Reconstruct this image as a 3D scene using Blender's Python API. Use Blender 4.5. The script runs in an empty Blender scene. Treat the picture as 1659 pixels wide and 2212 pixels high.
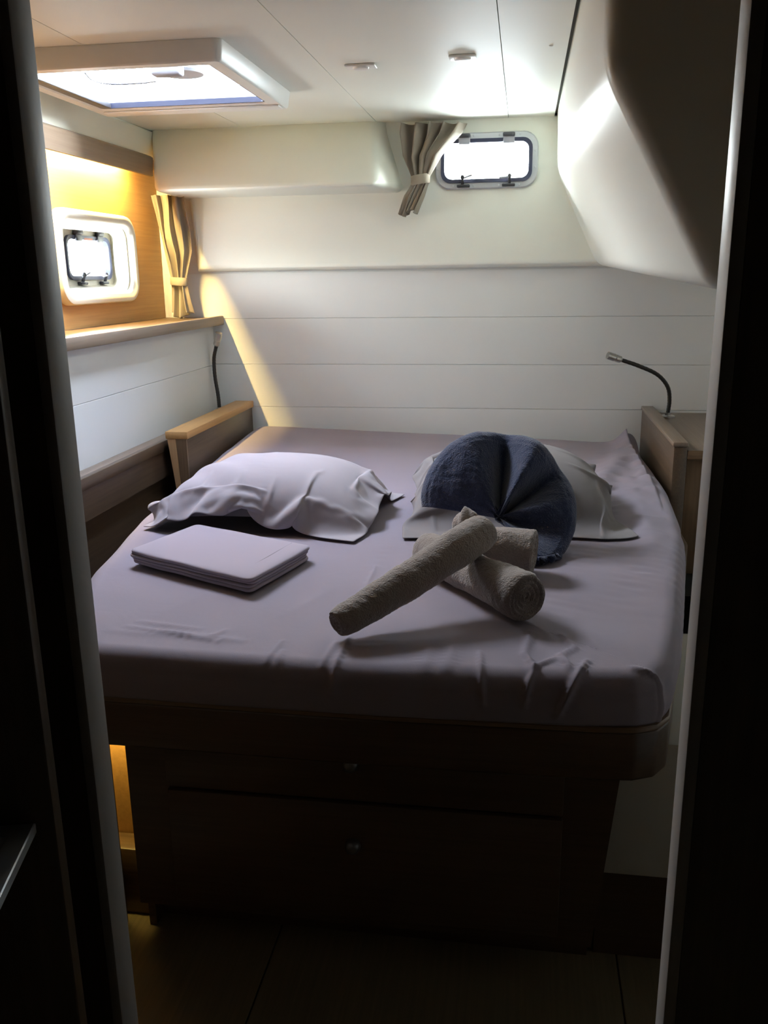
import bpy, bmesh, math, random
import numpy as np
from mathutils import Vector, Matrix

random.seed(4)
SC = bpy.context.scene
COL = SC.collection

# ------------------------------------------------------------------ camera
cam_data = bpy.data.cameras.new('camera')
cam_data.lens = 1890.0 / 2212.0 * 36.0
cam_data.sensor_fit = 'AUTO'
cam_data.sensor_width = 36.0
cam_data.clip_start = 0.02
cam = bpy.data.objects.new('camera', cam_data)
COL.objects.link(cam)
cam.matrix_world = Matrix(((0.98813, -0.02755, 0.15115, 0.0),
                           (0.15309, 0.26018, -0.95335, 0.0),
                           (-0.01307, 0.96517, 0.26130, 1.24),
                           (0, 0, 0, 1)))
SC.camera = cam

# ------------------------------------------------------------------ world: bright even haze outside
SKY = 72.0
world = bpy.data.worlds.new('World')
SC.world = world
world.use_nodes = True
wn = world.node_tree
bg = wn.nodes['Background']
bg.inputs['Strength'].default_value = SKY
w_tc = wn.nodes.new('ShaderNodeTexCoord')
w_sx = wn.nodes.new('ShaderNodeSeparateXYZ')
w_cr = wn.nodes.new('ShaderNodeValToRGB')
wn.links.new(w_tc.outputs['Generated'], w_sx.inputs[0])
w_mr = wn.nodes.new('ShaderNodeMapRange')
w_mr.inputs['From Min'].default_value = -1.0
wn.links.new(w_sx.outputs['Z'], w_mr.inputs['Value'])
wn.links.new(w_mr.outputs['Result'], w_cr.inputs['Fac'])
wn.links.new(w_cr.outputs['Color'], bg.inputs['Color'])
w_el = w_cr.color_ramp.elements.new(0.53)             # bright hazy horizon
w_el.color = (0.94, 1.0, 0.97, 1)
w_cr.color_ramp.elements[0].position = 0.47           # darker water below
w_cr.color_ramp.elements[0].color = (0.40, 0.45, 0.46, 1)
w_cr.color_ramp.elements[2].position = 1.0            # bluer zenith
w_cr.color_ramp.elements[2].color = (0.21, 0.25, 0.345, 1)

SC.view_settings.view_transform = 'Standard'
SC.view_settings.look = 'None'
SC.view_settings.gamma = 1.0
SC.view_settings.exposure = 0.68
SC.view_settings.use_curve_mapping = False
SC.cycles.use_denoising = True
SC.cycles.max_bounces = 10
SC.cycles.diffuse_bounces = 7
SC.cycles.transparent_max_bounces = 12
SC.cycles.sample_clamp_indirect = 6.0
SC.cycles.caustics_reflective = False
SC.cycles.caustics_refractive = False


def portal(name, loc, rot, sx, sy):
    d = bpy.data.lights.new(name, 'AREA')
    d.shape = 'RECTANGLE'
    d.size, d.size_y = sx, sy
    d.cycles.is_portal = True
    o = bpy.data.objects.new(name, d)
    COL.objects.link(o)
    o.location = loc
    o.rotation_euler = rot
    return o


portal('hatch_portal', (-0.995, 2.405, 1.80), (0, 0, 0), 0.52, 0.50)
portal('aft_porthole_portal', (-0.145, 3.372, 1.628), (-math.pi / 2, 0, 0), 0.33, 0.155)
portal('side_porthole_portal', (-1.525, 2.98, 1.3105), (0, -math.pi / 2, 0), 0.155, 0.33)


# ------------------------------------------------------------------ materials
def nmat(name):
    m = bpy.data.materials.new(name)
    m.use_nodes = True
    nt = m.node_tree
    return m, nt, nt.nodes['Principled BSDF']


def plain(name, col, rough=0.5, metal=0.0, var=0.0, scale=20.0, bump=0.0, bscale=200.0, spec=0.5, sheen=0.0):
    m, nt, b = nmat(name)
    b.inputs['Roughness'].default_value = rough
    b.inputs['Metallic'].default_value = metal
    b.inputs['Specular IOR Level'].default_value = spec
    if sheen:
        b.inputs['Sheen Weight'].default_value = sheen
        b.inputs['Sheen Roughness'].default_value = 0.5
    tc = nt.nodes.new('ShaderNodeTexCoord')
    n = nt.nodes.new('ShaderNodeTexNoise')
    n.inputs['Scale'].default_value = scale
    n.inputs['Detail'].default_value = 4
    nt.links.new(tc.outputs['Object'], n.inputs['Vector'])
    mx = nt.nodes.new('ShaderNodeMix')
    mx.data_type = 'RGBA'
    mx.inputs['A'].default_value = (*[c * (1 - var) for c in col], 1)
    mx.inputs['B'].default_value = (*[min(1, c * (1 + var)) for c in col], 1)
    nt.links.new(n.outputs['Fac'], mx.inputs['Factor'])
    nt.links.new(mx.outputs['Result'], b.inputs['Base Color'])
    if bump:
        n2 = nt.nodes.new('ShaderNodeTexNoise')
        n2.inputs['Scale'].default_value = bscale
        n2.inputs['Detail'].default_value = 3
        nt.links.new(tc.outputs['Object'], n2.inputs['Vector'])
        bp = nt.nodes.new('ShaderNodeBump')
        bp.inputs['Strength'].default_value = bump
        bp.inputs['Distance'].default_value = 0.002
        nt.links.new(n2.outputs['Fac'], bp.inputs['Height'])
        nt.links.new(bp.outputs['Normal'], b.inputs['Normal'])
    return m


def wood(name, c1, c2, grain='Y', rough=0.35):
    m, nt, b = nmat(name)
    b.inputs['Roughness'].default_value = rough
    tc = nt.nodes.new('ShaderNodeTexCoord')
    mp = nt.nodes.new('ShaderNodeMapping')
    sc = {'X': (1.2, 45, 45), 'Y': (45, 1.2, 45), 'Z': (45, 45, 1.2)}[grain]
    mp.inputs['Scale'].default_value = sc
    nt.links.new(tc.outputs['Object'], mp.inputs['Vector'])
    n = nt.nodes.new('ShaderNodeTexNoise')
    n.inputs['Scale'].default_value = 2.5
    n.inputs['Detail'].default_value = 8
    n.inputs['Roughness'].default_value = 0.65
    nt.links.new(mp.outputs['Vector'], n.inputs['Vector'])
    cr = nt.nodes.new('ShaderNodeValToRGB')
    cr.color_ramp.elements[0].position = 0.3
    cr.color_ramp.elements[0].color = (*c1, 1)
    cr.color_ramp.elements[1].position = 0.72
    cr.color_ramp.elements[1].color = (*c2, 1)
    nt.links.new(n.outputs['Fac'], cr.inputs['Fac'])
    nt.links.new(cr.outputs['Color'], b.inputs['Base Color'])
    bp = nt.nodes.new('ShaderNodeBump')
    bp.inputs['Strength'].default_value = 0.12
    bp.inputs['Distance'].default_value = 0.001
    nt.links.new(n.outputs['Fac'], bp.inputs['Height'])
    nt.links.new(bp.outputs['Normal'], b.inputs['Normal'])
    return m


def fabric(name, col, weave=900.0, var=0.06, bump=0.25, sheen=0.1, crease=0.0, dist=0.001):
    m, nt, b = nmat(name)
    b.inputs['Roughness'].default_value = 0.9
    b.inputs['Specular IOR Level'].default_value = 0.15
    b.inputs['Sheen Weight'].default_value = sheen
    tc = nt.nodes.new('ShaderNodeTexCoord')
    n = nt.nodes.new('ShaderNodeTexNoise')
    n.inputs['Scale'].default_value = weave
    n.inputs['Detail'].default_value = 2
    nt.links.new(tc.outputs['Object'], n.inputs['Vector'])
    n3 = nt.nodes.new('ShaderNodeTexNoise')
    n3.inputs['Scale'].default_value = 6.0
    nt.links.new(tc.outputs['Object'], n3.inputs['Vector'])
    ad = nt.nodes.new('ShaderNodeMath')
    ad.operation = 'MULTIPLY_ADD'
    ad.inputs[1].default_value = 0.5
    nt.links.new(n.outputs['Fac'], ad.inputs[0])
    mu = nt.nodes.new('ShaderNodeMath')
    mu.operation = 'MULTIPLY'
    mu.inputs[1].default_value = 0.5
    nt.links.new(n3.outputs['Fac'], mu.inputs[0])
    nt.links.new(mu.outputs[0], ad.inputs[2])
    mx = nt.nodes.new('ShaderNodeMix')
    mx.data_type = 'RGBA'
    mx.inputs['A'].default_value = (*[c * (1 - var) for c in col], 1)
    mx.inputs['B'].default_value = (*[c * (1 + var) for c in col], 1)
    nt.links.new(ad.outputs[0], mx.inputs['Factor'])
    nt.links.new(mx.outputs['Result'], b.inputs['Base Color'])
    bp = nt.nodes.new('ShaderNodeBump')
    bp.inputs['Strength'].default_value = bump
    bp.inputs['Distance'].default_value = dist
    nt.links.new(n.outputs['Fac'], bp.inputs['Height'])
    last = bp
    if crease:
        n4 = nt.nodes.new('ShaderNodeTexNoise')
        n4.inputs['Scale'].default_value = 16.0
        n4.inputs['Detail'].default_value = 3
        n4.inputs['Distortion'].default_value = 1.2
        nt.links.new(tc.outputs['Object'], n4.inputs['Vector'])
        b2 = nt.nodes.new('ShaderNodeBump')
        b2.inputs['Strength'].default_value = crease
        b2.inputs['Distance'].default_value = 0.006
        nt.links.new(n4.outputs['Fac'], b2.inputs['Height'])
        nt.links.new(bp.outputs['Normal'], b2.inputs['Normal'])
        last = b2
    nt.links.new(last.outputs['Normal'], b.inputs['Normal'])
    return m


def pane_mat(name, tint=(0.97, 0.98, 1.0)):
    m, nt, b = nmat(name)
    nt.nodes.remove(b)
    out = nt.nodes['Material Output']
    tr = nt.nodes.new('ShaderNodeBsdfTransparent')
    tr.inputs['Color'].default_value = (*tint, 1)
    gl = nt.nodes.new('ShaderNodeBsdfGlossy')
    gl.inputs['Roughness'].default_value = 0.03
    fr = nt.nodes.new('ShaderNodeFresnel')
    fr.inputs['IOR'].default_value = 1.15
    mx = nt.nodes.new('ShaderNodeMixShader')
    ge = nt.nodes.new('ShaderNodeNewGeometry')
    sb = nt.nodes.new('ShaderNodeMath')
    sb.operation = 'SUBTRACT'
    sb.use_clamp = True
    nt.links.new(fr.outputs[0], sb.inputs[0])
    nt.links.new(ge.outputs['Backfacing'], sb.inputs[1])
    nt.links.new(sb.outputs[0], mx.inputs[0])
    nt.links.new(tr.outputs[0], mx.inputs[1])
    nt.links.new(gl.outputs[0], mx.inputs[2])
    nt.links.new(mx.outputs[0], out.inputs['Surface'])
    return m


def emit(name, col, s):
    m, nt, b = nmat(name)
    b.inputs['Base Color'].default_value = (*col, 1)
    b.inputs['Emission Color'].default_value = (*col, 1)
    b.inputs['Emission Strength'].default_value = s
    return m


M = {}
M['gelcoat'] = plain('white_gelcoat', (0.87, 0.89, 0.805), 0.35, var=0.012, scale=5, bump=0.04, bscale=40)
M['headliner'] = plain('headliner_panel', (0.83, 0.835, 0.745), 0.55, var=0.015, scale=6, bump=0.08, bscale=350)
M['plank'] = plain('white_plank', (0.79, 0.81, 0.795), 0.45, var=0.02, scale=4, bump=0.05, bscale=120)
M['backing'] = plain('dark_backing', (0.10, 0.095, 0.085), 0.8, var=0.1)
M['shell'] = plain('hull_shell', (0.35, 0.34, 0.32), 0.8, var=0.05)
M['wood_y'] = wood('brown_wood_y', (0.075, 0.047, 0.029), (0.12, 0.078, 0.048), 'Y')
M['wood_shaded'] = wood('shaded_brown_wood', (0.065, 0.038, 0.022), (0.10, 0.060, 0.035), 'X')  # same brown wood, colour darkened for the shade around the bunk base
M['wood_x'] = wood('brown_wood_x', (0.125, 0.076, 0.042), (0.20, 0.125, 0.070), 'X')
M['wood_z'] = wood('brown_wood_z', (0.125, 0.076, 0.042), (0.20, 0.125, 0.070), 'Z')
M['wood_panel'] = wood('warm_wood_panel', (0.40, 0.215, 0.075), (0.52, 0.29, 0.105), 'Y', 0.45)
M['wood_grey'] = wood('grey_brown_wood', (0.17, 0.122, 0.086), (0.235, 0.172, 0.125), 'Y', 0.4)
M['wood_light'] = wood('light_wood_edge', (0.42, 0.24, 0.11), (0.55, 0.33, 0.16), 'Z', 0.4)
M['wood_dark'] = wood('dark_door_wood', (0.06, 0.038, 0.02), (0.10, 0.062, 0.034), 'Z', 0.5)
M['jamb'] = plain('grey_door_edge', (0.30, 0.27, 0.25), 0.5, var=0.05, bump=0.05)
M['floor'] = wood('cabin_sole', (0.16, 0.125, 0.07), (0.22, 0.175, 0.10), 'Y', 0.5)
M['sheet'] = fabric('fitted_sheet_cotton', (0.268, 0.231, 0.270), 900, 0.05, 0.2, 0.08, 0.10)
M['case'] = fabric('pillowcase_cotton', (0.375, 0.335, 0.352), 900, 0.04, 0.2, 0.08, 0.12)
M['case_grey'] = fabric('grey_pillowcase_cotton', (0.22, 0.20, 0.20), 900, 0.04, 0.2, 0.08, 0.14)
M['cushion'] = fabric('shaded_pillow_body', (0.20, 0.185, 0.19), 900, 0.04, 0.2, 0.05)  # pillow body, colour darkened for the shade under the hem
M['folded'] = fabric('folded_sheet_cotton', (0.35, 0.302, 0.346), 900, 0.04, 0.2, 0.08, 0.06)
M['taupe'] = fabric('taupe_terry', (0.27, 0.225, 0.195), 300, 0.35, 1.0, 0.3, 0.0, 0.003)
M['navy'] = fabric('navy_terry', (0.034, 0.043, 0.084), 300, 0.35, 1.0, 0.25, 0.0, 0.003)
M['curtain'] = fabric('beige_curtain', (0.29, 0.25, 0.20), 700, 0.06, 0.3, 0.1)
M['steel'] = plain('brushed_steel', (0.62, 0.61, 0.58), 0.28, 1.0, var=0.04)
M['alu'] = plain('grey_aluminium', (0.55, 0.57, 0.60), 0.35, 0.4, var=0.03)
M['black'] = plain('black_rubber', (0.022, 0.022, 0.028), 0.5, var=0.1)
M['gasket'] = plain('dark_blue_gasket', (0.03, 0.035, 0.07), 0.5, var=0.1)
M['dkplastic'] = plain('dark_plastic', (0.045, 0.045, 0.055), 0.4, var=0.1)
M['grplastic'] = plain('grey_plastic', (0.30, 0.30, 0.34), 0.45, var=0.05)
M['whplastic'] = plain('white_plastic', (0.82, 0.81, 0.77), 0.35, var=0.02)
M['surround'] = plain('cream_surround', (0.70, 0.67, 0.57), 0.35, var=0.02)
M['knob'] = plain('dull_knob_metal', (0.20, 0.19, 0.18), 0.45, 0.8, var=0.05)
M['red'] = plain('red_brown_label', (0.35, 0.10, 0.05), 0.5, var=0.1)
M['pane'] = pane_mat('acrylic_pane')
M['cream'] = plain('cream_moulding', (0.62, 0.60, 0.52), 0.45, var=0.03)
M['gooseneck'] = plain('gooseneck_rubber', (0.03, 0.028, 0.026), 0.45, var=0.1)
M['void'] = plain('dark_basin', (0.02, 0.02, 0.02), 0.6, var=0.1)
M['shade_block'] = plain('shade_block_dark', (0.10, 0.11, 0.13), 0.8, var=0.05)
M['cloth_tie'] = fabric('curtain_tie', (0.33, 0.285, 0.225), 700, 0.06, 0.3, 0.1)


# ------------------------------------------------------------------ object helpers
def wloc(o):
    v = Vector((0, 0, 0))
    while o is not None:
        v += Vector(o.location)
        o = o.parent
    return v


def obj(name, bm, mat, parent=None, smooth=None, origin=None):
    """link a bmesh given in world coordinates as one mesh object"""
    me = bpy.data.meshes.new(name)
    base = wloc(parent) if parent else (Vector(origin) if origin is not None else Vector((0, 0, 0)))
    bmesh.ops.translate(bm, verts=bm.verts, vec=-base)
    bmesh.ops.recalc_face_normals(bm, faces=bm.faces)
    bm.to_mesh(me)
    bm.free()
    me.materials.append(M[mat] if isinstance(mat, str) else mat)
    if smooth is not None:
        for p in me.polygons:
            p.use_smooth = True
        if smooth < 180:
            me.set_sharp_from_angle(angle=math.radians(smooth))
    o = bpy.data.objects.new(name, me)
    COL.objects.link(o)
    if parent:
        o.parent = parent
    elif origin is not None:
        o.location = origin
    return o


def thing(name, label, cat, loc, group=None):
    o = bpy.data.objects.new(name, None)
    o.empty_display_size = 0.05
    COL.objects.link(o)
    o.location = loc
    o['label'] = label
    o['category'] = cat
    if group:
        o['group'] = group
    return o


def tag(o, label, cat, group=None):
    o['label'] = label
    o['category'] = cat
    if group:
        o['group'] = group
    return o


def struct(o, label=None, cat=None):
    o['kind'] = 'structure'
    if label:
        o['label'] = label
    if cat:
        o['category'] = cat
    return o


def sempty(name, loc, label=None, cat=None):
    o = bpy.data.objects.new(name, None)
    o.empty_display_size = 0.05
    COL.objects.link(o)
    o.location = loc
    return struct(o, label, cat)


def b_box(lo, hi, bev=0.0, seg=2):
    bm = bmesh.new()
    bmesh.ops.create_cube(bm, size=1.0)
    lo, hi = Vector(lo), Vector(hi)
    for v in bm.verts:
        v.co = Vector([(lo[i] + hi[i]) / 2 + v.co[i] * (hi[i] - lo[i]) for i in range(3)])
    if bev:
        bmesh.ops.bevel(bm, geom=list(bm.edges), offset=bev, segments=seg, affect='EDGES', profile=0.5)
    return bm


def b_prism(poly, axis, a, b, bev=0.0, seg=3, which='all'):
    """extrude a 2-D polygon along an axis; poly gives the two other coordinates in XYZ order"""
    bm = bmesh.new()

    def P(p, t):
        return {'X': (t, p[0], p[1]), 'Y': (p[0], t, p[1]), 'Z': (p[0], p[1], t)}[axis]
    A = [bm.verts.new(P(p, a)) for p in poly]
    B = [bm.verts.new(P(p, b)) for p in poly]
    bm.faces.new(A)
    bm.faces.new(B[::-1])
    n = len(poly)
    long = []
    for i in range(n):
        bm.faces.new((A[i], B[i], B[(i + 1) % n], A[(i + 1) % n]))
    bm.normal_update()
    if bev:
        if which == 'all':
            g = list(bm.edges)
        else:
            k = 'XYZ'.index(axis)
            g = [e for e in bm.edges if abs(e.verts[0].co[k] - e.verts[1].co[k]) > 1e-6]
        bmesh.ops.bevel(bm, geom=g, offset=bev, segments=seg, affect='EDGES', profile=0.5)
    return bm


def b_join(*bms):
    out = bmesh.new()
    for b in bms:
        me = bpy.data.meshes.new('tmp')
        b.to_mesh(me)
        out.from_mesh(me)
        bpy.data.meshes.remove(me)
        b.free()
    return out


def frames(pts):
    pts = [Vector(p) for p in pts]
    T = []
    for i in range(len(pts)):
        a = pts[max(0, i - 1)]
        b = pts[min(len(pts) - 1, i + 1)]
        T.append((b - a).normalized())
    ref = Vector((0, 0, 1)) if abs(T[0].z) < 0.9 else Vector((1, 0, 0))
    N = (ref - T[0] * ref.dot(T[0])).normalized()
    F = []
    for t in T:
        N = (N - t * N.dot(t)).normalized()
        F.append((t, N, t.cross(N)))
    return pts, F


def b_tube(pts, r, seg=12, cap=True):
    pts, F = frames(pts)
    rs = r if isinstance(r, (list, tuple)) else [r] * len(pts)
    bm = bmesh.new()
    rings = []
    for p, (t, n, b), rr in zip(pts, F, rs):
        rings.append([bm.verts.new(p + (n * math.cos(2 * math.pi * k / seg) + b * math.sin(2 * math.pi * k / seg)) * rr) for k in range(seg)])
    for a, c in zip(rings, rings[1:]):
        for k in range(seg):
            bm.faces.new((a[k], a[(k + 1) % seg], c[(k + 1) % seg], c[k]))
    if cap:
        bm.faces.new(rings[0][::-1])
        bm.faces.new(rings[-1])
    return bm


def spline(pts, n):
    """Catmull-Rom through pts"""
    P = [np.array(p, float) for p in pts]
    P = [2 * P[0] - P[1]] + P + [2 * P[-1] - P[-2]]
    out = []
    m = len(P) - 3
    for i in range(n):
        u = i / (n - 1) * m
        k = min(int(u), m - 1)
        t = u - k
        a, b, c, d = P[k:k + 4]
        out.append(0.5 * ((2 * b) + (-a + c) * t + (2 * a - 5 * b + 4 * c - d) * t * t + (-a + 3 * b - 3 * c + d) * t ** 3))
    return out


def rrect(w, h, r, n=6):
    """rounded rectangle loop centred at 0, half sizes w,h"""
    pts = []
    for cx, cy, a0 in ((w - r, h - r, 0), (-w + r, h - r, 90), (-w + r, -h + r, 180), (w - r, -h + r, 270)):
        for k in range(n + 1):
            a = math.radians(a0 + 90 * k / n)
            pts.append((cx + r * math.cos(a), cy + r * math.sin(a)))
    return pts


def b_loops(loops, closed=True):
    """skin successive closed loops of 3-D points; closed joins last to first"""
    bm = bmesh.new()
    V = [[bm.verts.new(p) for p in L] for L in loops]
    n = len(V[0])
    m = len(V)
    for i in range(m if closed else m - 1):
        a, c = V[i], V[(i + 1) % m]
        for k in range(n):
            bm.faces.new((a[k], a[(k + 1) % n], c[(k + 1) % n], c[k]))
    return bm


def grid_mesh(V, close_u=False):
    """V: (nu, nv, 3) array -> bmesh"""
    bm = bmesh.new()
    nu, nv = V.shape[:2]
    vs = [[bm.verts.new(V[i, j]) for j in range(nv)] for i in range(nu)]
    for i in range(nu if close_u else nu - 1):
        for j in range(nv - 1):
            i2 = (i + 1) % nu
            bm.faces.new((vs[i][j], vs[i2][j], vs[i2][j + 1], vs[i][j + 1]))
    return bm


def solid(o, t, off=0.0):
    md = o.modifiers.new('thickness', 'SOLIDIFY')
    md.thickness = t
    md.offset = off
    return o


def subd(o, n=1):
    md = o.modifiers.new('subdivision', 'SUBSURF')
    md.levels = n
    md.render_levels = n
    return o


_rng = np.random.RandomState(7)
_W = [(_rng.randn(3), _rng.rand() * 6.28) for _ in range(40)]


def noise3(P, scale, k0=0, n=10):
    """cheap smooth noise in about [-1,1], P (...,3)"""
    s = 0
    for (w, ph) in _W[k0:k0 + n]:
        s = s + np.sin((P * scale) @ w + ph)
    return s / math.sqrt(n * 0.5) / 1.6


CEIL = 1.767
# ================================================================== SETTING
# ---- floor
fl = obj('floor', b_box((-1.62, -1.3, -0.06), (0.86, 3.6, -0.004)), 'backing')
struct(fl)
for x0, x1 in ((-1.2, -0.44), (-0.437, 0.204), (0.207, 0.80)):
    obj('floor_panel', b_box((x0, -1.25, -0.004), (x1, 2.2, 0.0), 0.0008, 1), 'floor', fl)

# ---- ceiling: backing shell with the hatch hole, panels below it
HX0, HX1, HY0, HY1 = -1.245, -0.745, 2.165, 2.645       # clear opening of the hatch
ring = lambda x0, x1, y0, y1, X0, X1, Y0, Y1: [
    ((x0, y0), (x1, Y0)), ((x0, Y1), (x1, y1)), ((x0, Y0), (X0, Y1)), ((X1, Y0), (x1, Y1))]
bms = [b_box((a[0], a[1], CEIL + 0.012), (b[0], b[1], CEIL + 0.017)) for a, b in
       ring(-1.62, 0.86, -1.3, 3.6, HX0 - 0.014, HX1 + 0.014, HY0 - 0.014, HY1 + 0.09)]
ceil = struct(obj('ceiling', b_join(*bms), 'backing'))
hx0, hx1, hy0, hy1 = HX0 - 0.0135, HX1 + 0.0135, HY0 - 0.0135, HY1 + 0.06
g = 0.001
polys = [
    [(-1.50, 1.35), (-1.031 - g, 1.35), (-1.031 - g, hy0), (hx0, hy0), (hx0, hy1), (-1.031 - g, hy1), (-1.031 - g, 3.5), (-1.50, 3.5)],
    [(-1.031 + g, 1.35), (-0.536 - g, 1.35), (-0.536 - g, 3.5), (-1.031 + g, 3.5), (-1.031 + g, hy1), (hx1, hy1), (hx1, hy0), (-1.031 + g, hy0)],
    [(-0.536 + g, 1.35), (-0.07 - g, 1.35), (-0.07 - g, 3.5), (-0.536 + g, 3.5)],
    [(-0.07 + g, 1.35), (0.088, 1.35), (0.088, 3.5), (-0.07 + g, 3.5)]]
for p in polys:
    obj('ceiling_panel', b_prism(p, 'Z', CEIL, CEIL + 0.012), 'headliner', ceil)
obj('ceiling_panel', b_box((-1.62, -1.3, CEIL), (0.86, 1.348, CEIL + 0.012)), 'wood_dark', ceil)  # unseen front of the ceiling, made dark to dim the bunk front
obj('screw_cap', b_loops([[(0.048 + r * math.cos(a), 2.355 + r * math.sin(a), CEIL - z) for a in np.linspace(0, 6.283, 17)[:-1]]
                          for r, z in ((0.005, 0.0), (0.0048, 0.002), (0.003, 0.003), (0.0004, 0.0032))], False), 'whplastic', ceil, 40)

# ---- back wall: shell with porthole opening, planks, upper moulding
PBX, PBZ = -0.1450, 1.6280            # aft porthole centre
bms = [b_box((a[0], 3.4035, a[1]), (b[0], 3.43, b[1])) for a, b in
       ring(-1.62, 0.86, -0.06, 1.83, PBX - 0.30, PBX + 0.30, PBZ - 0.13, PBZ + 0.13)]
wb = struct(obj('wall_back', b_join(*bms), 'plank'))
zs = [1.256, 1.082, 0.904, 0.735, 0.562, 0.39]
for a, b in zip(zs[1:], zs[:-1]):
    obj('plank', b_box((-1.40, 3.40, a + 0.0007), (0.84, 3.4035, b - 0.0007), 0.0010, 1), 'plank', wb, 30)

# moulded upper part of the back wall, standing proud of the planks
MY = 3.352
MB = 3.4030


def piece(q, ends):
    """slab in the plane of the moulding, rounded along the chosen front edges"""
    bm = b_prism(q, 'Y', MY, MB)
    ed = [e for e in bm.edges if all(abs(v.co.y - MY) < 1e-5 for v in e.verts) and ends(e)]
    if ed:
        bmesh.ops.bevel(bm, geom=ed, offset=0.026, segments=6, affect='EDGES', profile=0.5)
    return bm


low = lambda e: all(v.co.z < 1.2625 for v in e.verts)
lft = lambda e: all(v.co.x < -1.25 for v in e.verts)
bm = b_join(
    piece([(-1.252, 1.262), (0.84, 1.262), (0.84, PBZ - 0.078), (-1.268, PBZ - 0.078)], lambda e: low(e) or lft(e)),
    piece([(-1.30, PBZ + 0.078), (0.84, PBZ + 0.078), (0.84, CEIL), (-1.30, CEIL)], lambda e: False),
    piece([(-1.268, PBZ - 0.078), (PBX - 0.164, PBZ - 0.078), (PBX - 0.164, PBZ + 0.078), (-1.30, PBZ + 0.078)], lambda e: False),
    piece([(PBX + 0.164, PBZ - 0.078), (0.84, PBZ - 0.078), (0.84, PBZ + 0.078), (PBX + 0.164, PBZ + 0.078)], lambda e: False))
struct(obj('trim_1', bm, 'gelcoat', smooth=35), 'white moulded upper back wall with a rounded lower ledge', 'wall moulding')

# white overhead box in the corner of ceiling and back wall
bm = bmesh.new()
v = [bm.verts.new(p) for p in [
    (-1.385, 3.315, CEIL), (-0.535, 3.315, CEIL), (-0.455, 3.42, CEIL), (-1.385, 3.42, CEIL),
    (-1.31, 3.12, 1.535), (-0.505, 3.12, 1.535), (-0.425, 3.42, 1.528), (-1.31, 3.42, 1.528)]]
for q in ((0, 1, 2, 3), (7, 6, 5, 4), (0, 4, 5, 1), (1, 5, 6, 2), (2, 6, 7, 3), (3, 7, 4, 0)):
    bm.faces.new([v[i] for i in q])
bm.normal_update()
bmesh.ops.bevel(bm, geom=[e for e in bm.edges if not all(w.co.z > 1.7 for w in e.verts) and not all(w.co.y > 3.4 for w in e.verts)],
                offset=0.026, segments=5, affect='EDGES', profile=0.5)
struct(obj('trim_2', bm, 'gelcoat', smooth=35), 'white moulded overhead box under the ceiling beside the taupe curtain', 'overhead box')

# big faceted moulding on the right (underside of the deck)
bm = bmesh.new()
prof0 = [(0.097, CEIL + 0.012), (0.100, 1.512), (0.263, 1.212), (0.84, 1.19), (0.84, CEIL + 0.012)]
prof1 = [(0.097, CEIL + 0.012), (0.104, 1.588), (0.258, 1.266), (0.84, 1.19), (0.84, CEIL + 0.012)]
A = [bm.verts.new((x, 1.35, z)) for x, z in prof0]
B = [bm.verts.new((x, 3.40, z)) for x, z in prof1]
bm.faces.new(A)
bm.faces.new(B[::-1])
for i in range(5):
    bm.faces.new((A[i], B[i], B[(i + 1) % 5], A[(i + 1) % 5]))
bm.normal_update()
ed = [e for e in bm.edges if not all(w.co.y > 3.3 for w in e.verts) and not all(w.co.z > 1.77 for w in e.verts) and not all(w.co.x > .8 for w in e.verts)]
bmesh.ops.bevel(bm, geom=ed, offset=0.03, segments=6, affect='EDGES', profile=0.5)
struct(obj('trim_3', bm, 'gelcoat', smooth=50), 'white faceted deck moulding overhanging the bunk from the ceiling', 'deck moulding')

# unseen block added above deck, keeps hatch light off the back of the bed
struct(obj('hatch_shade_block', b_prism([(1.30, 1.86), (2.03, 1.86), (1.98, 3.3), (1.30, 3.3)], 'X', -3.2, 1.6, 0.02, 2), 'shade_block', smooth=35))

# ---- right wall
struct(obj('wall_right', b_box((0.84, -1.3, -0.06), (0.88, 3.6, 1.83)), 'plank'))

# ---- left wall: shell with side porthole opening, wood panel, white planks, fascia
PSY, PSZ = 2.980, 1.3105
bms = [b_box((-1.60, a[0], a[1]), (-1.56, b[0], b[1])) for a, b in
       ring(-1.3, 3.6, -0.06, 1.83, PSY - 0.30, PSY + 0.30, PSZ - 0.15, PSZ + 0.15)]
wl = struct(obj('wall_left', b_join(*bms), 'shell'))
SY0, SY1, SZ0, SZ1 = 2.555, 3.118, 1.160, 1.452          # porthole surround, outer
bms = [b_box((-1.425, a[0], a[1]), (-1.41, b[0], b[1])) for a, b in
       ring(0.76, 3.399, 1.05, CEIL, SY0 + 0.02, SY1 - 0.02, SZ0 + 0.02, SZ1 - 0.02)]
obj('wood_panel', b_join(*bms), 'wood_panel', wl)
for z0, z1 in ((0.60, 0.9026), (0.9036, 1.062)):
    obj('plank', b_box((-1.235, 0.76, z0), (-1.215, 3.398, z1), 0.0014, 1), 'plank', wl, 30)
obj('fascia', b_box((-1.405, 0.76, 1.669), (-1.372, 3.36, CEIL - 0.001), 0.012, 3), 'gelcoat', wl, 35)
obj('wood_panel', b_box((-1.19, 0.76, 0.02), (-1.175, 3.398, 0.60)), 'wood_y', wl)

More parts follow.
